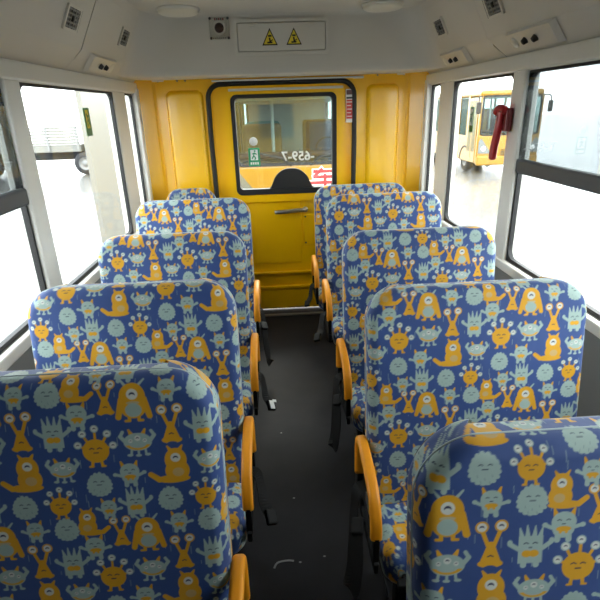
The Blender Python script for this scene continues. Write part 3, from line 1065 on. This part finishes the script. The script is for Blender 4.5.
    me.update(calc_edges=True)
    colr = sample_print(UV[:, 0], UV[:, 1], off, blurred(step))
    at = me.color_attributes.new('print', 'FLOAT_COLOR', 'POINT')
    at.data.foreach_set('color', np.concatenate([colr, np.ones((len(V), 1))], 1).astype(np.float32).ravel())
    me.materials.append(M['fabric'])
    front_rim = [tuple(p) for p in rings_v[0][::max(1, nb // 240)]]
    return me, front_rim


# ------------------------------------------------------------------ seats
BACK_H = 0.84
LEAN = math.radians(8.5)
CUSH = [cushion_mesh('seat_cushion', 0.72, 0.33, 0.05, 0.03, 0.045, 0.06, 0.015, 0.0035, (0.05 + 0.11 * k, 0.21 * k), 0.0)[0] for k in range(2)]
CUSH_N = cushion_mesh('seat_cushion', 0.37, 0.33, 0.05, 0.03, 0.045, 0.06, 0.015, 0.006, (0.0, 0.1), 0.0)[0]


def arm_mesh():
    path = [(0, -0.055, 0.455), (0, -0.052, 0.54), (0, -0.058, 0.592), (0, -0.09, 0.616), (0, -0.16, 0.612), (0, -0.24, 0.598), (0, -0.305, 0.572), (0, -0.338, 0.53), (0, -0.352, 0.49), (0, -0.355, 0.455)]
    path = smooth_path(path, 5)
    sec = rrect(-0.0185, 0.0185, -0.015, 0.015, 0.012, 4)
    v, f = sweep(path, sec, False, Vector((1, 0, 0)))
    me = bpy.data.meshes.new('armrest')
    me.from_pydata([tuple(p) for p in v], [], f)
    bm = bmesh.new()
    bm.from_mesh(me)
    bmesh.ops.recalc_face_normals(bm, faces=bm.faces[:])
    bm.to_mesh(me)
    bm.free()
    me.materials.append(M['orange'])
    me.polygons.foreach_set('use_smooth', [True] * len(me.polygons))
    return me


ARM = arm_mesh()
SHARED = {}


def shared(key, make, parent, loc=(0, 0, 0), scale=(1, 1, 1)):
    """build a part mesh once, then link copies that share it."""
    if key not in SHARED:
        o = make()
        SHARED[key] = o
    else:
        src = SHARED[key]
        o = src.copy()
        COL.objects.link(o)
    o.parent = parent
    o.location = loc
    o.scale = scale
    return o


def seat(cx, ytop, dz, aisle, wid, step, off, label, cushion, belt=None, ztop=1.15, puff=0.012):
    """aisle: +1 when the aisle is on the seat's right (left-hand seats), -1 otherwise. Origin on the floor below the top edge."""
    root = empty('bus_seat', (cx, ytop, dz))
    tag(root, label, 'seat', 'bus seats with blue monster print')
    # backrest: leans back about its foot
    me, rim = cushion_mesh('backrest', wid, BACK_H, 0.115, 0.04, 0.035, 0.062, puff, step, off, 0.0)
    b = link('backrest', me, None, root)
    zb = ztop - BACK_H * math.cos(LEAN)
    yb = -BACK_H * math.sin(LEAN) - 0.01
    b.location = (0, yb, zb)
    b.rotation_euler = (-LEAN, 0, 0)
    v, f = sweep(rim, circ(0.0022, 6), True, Vector((0, 1, 0)))
    pyd('piping', v, f, 'piping', b, smooth=True)
    sh = plate('bounce_block', rrect(-wid / 2 + 0.014, wid / 2 - 0.014, 0.02, BACK_H - 0.014, (0.03, 0.03, 0.10, 0.10)), 0.0625, 0.072, 'xz', 'grey', b)  # dark plate added on the unseen back to cut light bounced between rows
    # cushion: the same slab laid flat, front rim towards the viewer
    c = link('seat_cushion', cushion, None, root)
    c.location = (0, yb + 0.06, 0.335)
    # slab's height axis -> towards -Y, its front -> up
    c.matrix_local = Matrix.Translation((0, yb + 0.075, 0.345)) @ Matrix(((1, 0, 0, 0), (0, 0, -1, 0), (0, -1, 0, 0), (0, 0, 0, 1)))
    xs = aisle * (wid / 2 + 0.018)
    a = link('armrest', ARM, None, root)
    a.location = (xs, 0, 0)

    def bracket():
        bm = bmesh.new()
        add_box(bm, -0.008, 0.008, -0.38, 0.0, 0.33, 0.37, 0.004)
        add_box(bm, -0.010, 0.010, -0.07, -0.02, 0.35, 0.46, 0.004)
        add_box(bm, -0.010, 0.010, -0.37, -0.335, 0.35, 0.465, 0.004)
        return from_bm('armrest_bracket', bm, 'frame')
    shared('bracket', bracket, root, (xs, 0, 0))

    def leg():
        bm = bmesh.new()
        add_box(bm, -0.02, 0.02, -0.30, -0.25, 0.0, 0.33, 0.006)
        add_box(bm, -0.02, 0.02, -0.12, -0.08, 0.0, 0.33, 0.006)
        add_box(bm, -0.025, 0.025, -0.36, -0.02, 0.0, 0.02, 0.006)
        return from_bm('leg', bm, 'frame')
    shared('leg', leg, root, (aisle * (wid / 2 - 0.09), 0, -dz), (1, 1, 1 + dz / 0.33))
    shared('leg', leg, root, (-aisle * (wid / 2 - 0.09), 0, -dz), (1, 1, 1 + dz / 0.33))

    def frame():
        bm = bmesh.new()
        add_box(bm, -0.32, 0.32, -0.43, -0.40, 0.275, 0.305, 0.006)
        add_box(bm, -0.32, 0.32, -0.08, -0.05, 0.275, 0.305, 0.006)
        add_box(bm, -0.30, -0.26, -0.43, -0.05, 0.275, 0.305, 0.006)
        add_box(bm, 0.26, 0.30, -0.43, -0.05, 0.275, 0.305, 0.006)
        return from_bm('seat_frame', bm, 'frame')
    shared('frame', frame, root, (0, 0, 0.03), (wid / 0.72, 1, 1))
    if belt:
        s = aisle
        xb = s * (wid / 2 + 0.05)
        if belt == 'long':
            pts = [(xb - s * 0.06, -0.10, 0.43), (xb - s * 0.015, -0.11, 0.42), (xb, -0.13, 0.33), (xb + s * 0.012, -0.17, 0.20), (xb + s * 0.02, -0.20, 0.13), (xb + s * 0.03, -0.25, 0.11), (xb + s * 0.02, -0.29, 0.15), (xb + s * 0.005, -0.27, 0.26), (xb, -0.21, 0.36)]
            wdt = 0.024
        else:
            pts = [(xb - s * 0.06, -0.10, 0.40), (xb - s * 0.015, -0.11, 0.39), (xb, -0.14, 0.35), (xb + s * 0.01, -0.18, 0.31), (xb + s * 0.035, -0.225, 0.285)]
            wdt = 0.022
        v, f = sweep(smooth_path(pts, 5), [(-wdt, -0.0012), (wdt, -0.0012), (wdt, 0.0012), (-wdt, 0.0012)], False, Vector((0.35 * s, 0.9, 0.2)))
        st = pyd('seat_belt', v, f, 'belt', root)
        e = Vector(pts[-1])
        bm = bmesh.new()
        add_box(bm, -0.022, 0.022, -0.032, 0.026, -0.011, 0.011, 0.007, 2)
        bu = from_bm('buckle', bm, 'frame', st)
        bu.location = e
        bu.rotation_euler = (0.5, 0.35 * s, 0.4 * s)
        if belt == 'tag':
            bm = bmesh.new()
            add_box(bm, -0.012, 0.012, -0.030, 0.018, 0.0110, 0.0130)
            add_box(bm, 0.008, 0.028, 0.010, 0.024, 0.0110, 0.0130)
            tg = from_bm('label_tag', bm, 'swhite', st)
            tg.location = bu.location
            tg.rotation_euler = bu.rotation_euler
    return root


LBL = 'blue seat with monster print, '
seat(-0.525, 1.02, 0.0, 1, 0.735, 0.0018, (0.048, 0.245), LBL + 'nearest one in the row left of the aisle', CUSH[0], 'short')
seat(-0.517, 1.64, 0.0, 1, 0.718, 0.0026, (0.0085, 0.072), LBL + 'second from the viewer left of the aisle', CUSH[1], 'short')
seat(-0.517, 2.38, 0.0, 1, 0.718, 0.0032, (0.0598, 0.29), LBL + 'third from the viewer left of the aisle', CUSH[0], 'tag')
seat(-0.518, 3.10, 0.042, 1, 0.712, 0.0042, (0.0667, 0.2114), LBL + 'fourth from the viewer left of the aisle', CUSH[1], 'long')
seat(-0.648, 3.865, 0.0, 1, 0.385, 0.0060, (0.15, 0.30), 'narrow single seat with monster print against the rear wall left of the door', CUSH_N)
seat(0.592, 0.715, 0.0, -1, 0.735, 0.0018, (0.2133, 0.1715), LBL + 'nearest one in the row right of the aisle', CUSH[1], 'short')
seat(0.646, 1.485, 0.0, -1, 0.735, 0.0026, (0.07, 0.247), LBL + 'second from the viewer right of the aisle', CUSH[0], 'long')
seat(0.677, 2.265, 0.0, -1, 0.740, 0.0032, (0.0384, 0.1733), LBL + 'third from the viewer right of the aisle', CUSH[1], 'long')
seat(0.677, 3.06, 0.042, -1, 0.730, 0.0042, (0.091, 0.29), LBL + 'fourth from the viewer right of the aisle', CUSH[0], 'short')
seat(0.650, 3.76, 0.0, -1, 0.710, 0.0050, (0.31, 0.22), LBL + 'last one before the rear wall right of the door', CUSH[1], 'short')

# ------------------------------------------------------------------ outside
GZ = -0.70
tag(box('ground', -60, 60, -40, 90, GZ - 0.2, GZ, 'ground'), 'pale concrete yard around the bus', None, None, 'structure')


def wheel(parent, x, y, z, r, wd, axis):
    t = lathe('tyre', [(r * 0.58, -wd / 2), (r * 0.92, -wd / 2), (r, -wd * 0.3), (r, wd * 0.3), (r * 0.92, wd / 2), (r * 0.58, wd / 2)], (x, y, z), axis, 'tyre', parent, 28)
    lathe('wheel_rim', [(0.0, wd * 0.30), (r * 0.2, wd * 0.34), (r * 0.24, wd * 0.2), (r * 0.5, wd * 0.22), (r * 0.58, wd * 0.44), (r * 0.60, wd * 0.40), (r * 0.6, -wd * 0.4), (0.0, -wd * 0.3)], (x, y, z), axis, 'midgrey', t, 24)
    for k in range(8):
        a = k / 8 * 2 * math.pi
        s_ = Vector(axis).orthogonal().normalized()
        t_ = Vector(axis).normalized().cross(s_)
        lathe('wheel_nut', [(0.0, 0.02), (0.014, 0.016), (0.016, 0.0)], Vector((x, y, z)) + (s_ * math.cos(a) + t_ * math.sin(a)) * r * 0.36 + Vector(axis).normalized() * wd * 0.2, axis, 'grey', t, 6)
    return t


def school_bus(x0, yf, length, label, belt, character=False):
    """yellow bus facing -Y; x0 = its side nearest the aisle axis, yf = front face. Built in place, in the root's own axes."""
    Wd, top = 2.2, 2.08 - GZ
    bz = belt - GZ
    root = empty('school_bus', (x0 + Wd / 2, yf, GZ))
    tag(root, label, 'bus', 'yellow school buses parked outside')
    h = Wd / 2
    # body skin as separate panels so that the cabin is hollow
    bm = bmesh.new()
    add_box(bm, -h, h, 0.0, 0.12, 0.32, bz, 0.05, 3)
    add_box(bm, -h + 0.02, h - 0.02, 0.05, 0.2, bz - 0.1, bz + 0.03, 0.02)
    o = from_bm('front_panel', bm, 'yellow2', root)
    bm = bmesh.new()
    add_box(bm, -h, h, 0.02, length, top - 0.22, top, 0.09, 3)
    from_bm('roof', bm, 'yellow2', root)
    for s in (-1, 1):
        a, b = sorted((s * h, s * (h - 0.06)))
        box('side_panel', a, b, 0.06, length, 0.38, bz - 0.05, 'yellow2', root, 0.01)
        for yy, ww in ((0.02, 0.13), (1.0, 0.16), (1.95, 0.10), (2.9, 0.10), (3.85, 0.10), (length - 0.2, 0.2)):
            box('pillar', a, b, yy, yy + ww, bz - 0.08, top - 0.18, 'yellow2', root, 0.01)
        for (p0, p1) in ((0.15, 1.0), (1.16, 1.95), (2.05, 2.9), (3.0, 3.85), (3.95, length - 0.2)):
            xx = s * (h - 0.03)
            plate('side_pane', rrect(p0, p1, bz - 0.05, top - 0.22, 0.03), xx - 0.003, xx + 0.003, 'yz', 'wind', root)
    box('back_panel', -h, h, length - 0.06, length, 0.38, top - 0.1, 'lining2', root)
    box('headliner', -h + 0.06, h - 0.06, 0.14, length - 0.06, top - 0.26, top - 0.22, 'lining2', root)
    for s in (-1, 1):
        a, b = sorted((s * (h - 0.06), s * (h - 0.075)))
        box('inner_lining', a, b, 0.14, length - 0.06, 0.66, bz - 0.06, 'lining2', root)
    box('cabin_floor', -h + 0.06, h - 0.06, 0.1, length - 0.06, 0.62, 0.68, 'grey', root)
    # windscreen, its black surround, wipers
    ring('windscreen_gasket', rrect(-h + 0.07, h - 0.07, bz - 0.02, top - 0.17, 0.12), rrect(-h + 0.12, h - 0.12, bz + 0.03, top - 0.22, 0.10), -0.005, 0.04, 'xz', 'black', root)
    plate('windscreen', rrect(-h + 0.08, h - 0.08, bz, top - 0.18, 0.12), 0.01, 0.016, 'xz', 'wind', root)
    for s in (-1, 1):
        tube('wiper', [(s * 0.15, -0.02, bz - 0.02), (s * 0.30, -0.03, bz + 0.10), (s * 0.75, -0.03, bz + 0.20)], 0.014, 'ink', root, 8, (0, 1, 0))
        # swept-back headlamp, fog lamp, mirror
        pl = [(s * 0.58, bz - 0.62), (s * 1.06, bz - 0.60), (s * 1.06, bz - 0.20), (s * 0.98, bz - 0.10)]
        hl = plate('headlamp', pl, -0.02, 0.03, 'xz', 'headlamp', root)
        lathe('headlamp_bulb', [(0.0, 0.02), (0.06, 0.018), (0.085, 0.0)], (s * 0.88, -0.02, bz - 0.45), (0, -1, 0), 'swhite', hl, 16)
        lathe('fog_lamp', [(0.0, 0.03), (0.08, 0.028), (0.11, 0.02), (0.13, 0.0)], (s * 0.66, 0.0, bz - 0.95), (0, -1, 0), 'headlamp', root, 20)
        tube('mirror_arm', smooth_path([(s * (h - 0.05), 0.05, top - 0.2), (s * (h + 0.12), -0.12, top - 0.22), (s * (h + 0.14), -0.16, top - 0.4)]), 0.018, 'ink', root, 8, (0, 1, 0.1))
        box('mirror', s * (h + 0.14) - 0.08, s * (h + 0.14) + 0.08, -0.20, -0.13, top - 0.75, top - 0.38, 'ink', root, 0.02)
        wheel(root, s * (h - 0.13), 1.15, 0.42, 0.42, 0.24, (s, 0, 0))
        wheel(root, s * (h - 0.13), length - 1.3, 0.42, 0.42, 0.24, (s, 0, 0))
        ring('wheel_arch', [(1.15 + 0.52 * math.cos(k / 16 * math.pi), 0.40 + 0.52 * math.sin(k / 16 * math.pi)) for k in range(17)], [(1.15 + 0.46 * math.cos(k / 16 * math.pi), 0.40 + 0.46 * math.sin(k / 16 * math.pi)) for k in range(17)], s * (h - 0.01), s * (h + 0.015), 'yz', 'black', root)
        lathe('marker_lamp', [(0.0, 0.03), (0.03, 0.026), (0.045, 0.0)], (s * 0.8, 0.03, top - 0.03), (0, -0.3, 1), 'orange', root, 12)
    box('bumper', -h + 0.01, h - 0.01, -0.07, 0.1, 0.30, 0.62, 'yellow2', root, 0.05, 3)
    for k in range(4):
        box('grille_slot', -0.26, 0.26, -0.085, -0.06, 0.66 + k * 0.05, 0.68 + k * 0.05, 'ink', root)
    # folding door on the side that faces the aisle axis
    for y0_ in (0.18, 0.58):
        d = box('door_leaf', -h - 0.02, -h + 0.01, y0_, y0_ + 0.39, 0.40, top - 0.25, 'yellow2', root, 0.01)
        plate('door_pane', rrect(y0_ + 0.06, y0_ + 0.33, 0.75, top - 0.33, 0.05), -h - 0.026, -h - 0.018, 'yz', 'wind', d)
    # cabin: dashboard, wheel, grab pole and the first seats
    box('dashboard', -h + 0.08, h - 0.08, 0.12, 0.50, bz - 0.25, bz + 0.07, 'ink', root, 0.04)
    box('dash_pad', -h + 0.1, h - 0.1, 0.3, 0.52, bz + 0.07, bz + 0.16, 'maroon', root, 0.03)
    tube('steering_wheel', [(0.5 + 0.2 * math.cos(k / 20 * 2 * math.pi), 0.62 + 0.10 * math.sin(k / 20 * 2 * math.pi), bz + 0.18 + 0.17 * math.sin(k / 20 * 2 * math.pi)) for k in range(20)], 0.016, 'ink', root, 8, (0, 1, 0.2), True)
    tube('grab_pole', [(-0.42, 0.8, 0.65), (-0.42, 0.8, top - 0.15)], 0.03, 'swhite', root, 10, (0, 1, 0))
    cols = ['tan', 'bluecloth', 'teal', 'maroon', 'teal', 'tan']
    k = 0
    for yy in (1.5, 2.6, 3.7):
        for xx in (-0.62, 0.62):
            bm = bmesh.new()
            add_box(bm, xx - 0.36, xx + 0.36, yy, yy + 0.12, 1.05, 2.15, 0.06, 3)
            add_box(bm, xx - 0.36, xx + 0.36, yy - 0.4, yy + 0.05, 1.02, 1.14, 0.04, 2)
            add_box(bm, xx - 0.30, xx - 0.26, yy - 0.3, yy, 0.66, 1.04)
            add_box(bm, xx + 0.26, xx + 0.30, yy - 0.3, yy, 0.66, 1.04)
            from_bm('cabin_seat', bm, cols[k], root)
            k += 1
    if character:
        # red character with a white outline on the front panel, right of the middle
        cx_, cz_ = 0.36, bz - 0.24
        ss = [(-0.17, 0.115, 0.17, 0.115), (-0.02, 0.16, -0.16, 0.03), (-0.17, 0.03, 0.20, 0.03), (-0.24, -0.06, 0.26, -0.06), (0.02, 0.08, 0.02, -0.16)]
        st = empty('printed_character')
        st.parent = root
        for nm, wdt, mt_, ya, yb_ in (('outline_stroke', 0.085, 'swhite', -0.008, 0.0), ('stroke', 0.050, 'charred', -0.012, -0.008)):
            ext = 0.018 if nm == 'outline_stroke' else 0.0
            for q, (a, b, c, d) in enumerate(ss):
                dv = Vector((c - a, d - b)).normalized() * ext
                plate(nm, [(cx_ + p, cz_ + r) for p, r in stroke(a - dv.x, b - dv.y, c + dv.x, d + dv.y, wdt)], ya - 0.0006 * q, yb_, 'xz', mt_, st)
    return root


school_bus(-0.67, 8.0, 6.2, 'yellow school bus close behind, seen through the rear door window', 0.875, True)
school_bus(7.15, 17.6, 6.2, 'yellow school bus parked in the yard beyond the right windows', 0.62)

# white sheet hoarding alongside on the left, and a far truck of which a wheel shows
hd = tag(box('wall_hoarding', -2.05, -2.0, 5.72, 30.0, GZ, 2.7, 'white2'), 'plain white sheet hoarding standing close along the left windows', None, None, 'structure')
for k in range(12):
    box('hoarding_post', -2.12, -2.05, 5.9 + k * 1.9, 5.97 + k * 1.9, GZ, 2.65, 'midgrey', hd)

t2 = empty('flatbed_truck', (-10.0, 22.0, GZ))
tag(t2, 'white flatbed truck far off in the yard, its wheel showing through the left window', 'truck')
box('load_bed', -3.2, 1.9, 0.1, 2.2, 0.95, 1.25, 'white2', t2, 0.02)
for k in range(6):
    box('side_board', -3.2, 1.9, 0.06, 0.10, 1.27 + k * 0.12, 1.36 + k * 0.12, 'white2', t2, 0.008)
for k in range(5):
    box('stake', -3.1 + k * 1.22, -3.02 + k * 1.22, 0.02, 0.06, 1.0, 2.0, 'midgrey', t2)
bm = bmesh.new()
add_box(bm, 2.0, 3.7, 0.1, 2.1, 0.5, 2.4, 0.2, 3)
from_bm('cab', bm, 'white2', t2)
plate('cab_window', rrect(2.5, 3.4, 1.5, 2.1, 0.1), 0.08, 0.11, 'xz', 'tint', t2)
box('chassis', -3.0, 3.4, 0.7, 1.5, 0.6, 0.95, 'frame', t2)
for yy in (0.25, 1.95):
    wheel(t2, 1.95, yy, 0.46, 0.46, 0.28, (0, -1 if yy < 1 else 1, 0))
    wheel(t2, -2.0, yy, 0.46, 0.46, 0.28, (0, -1 if yy < 1 else 1, 0))
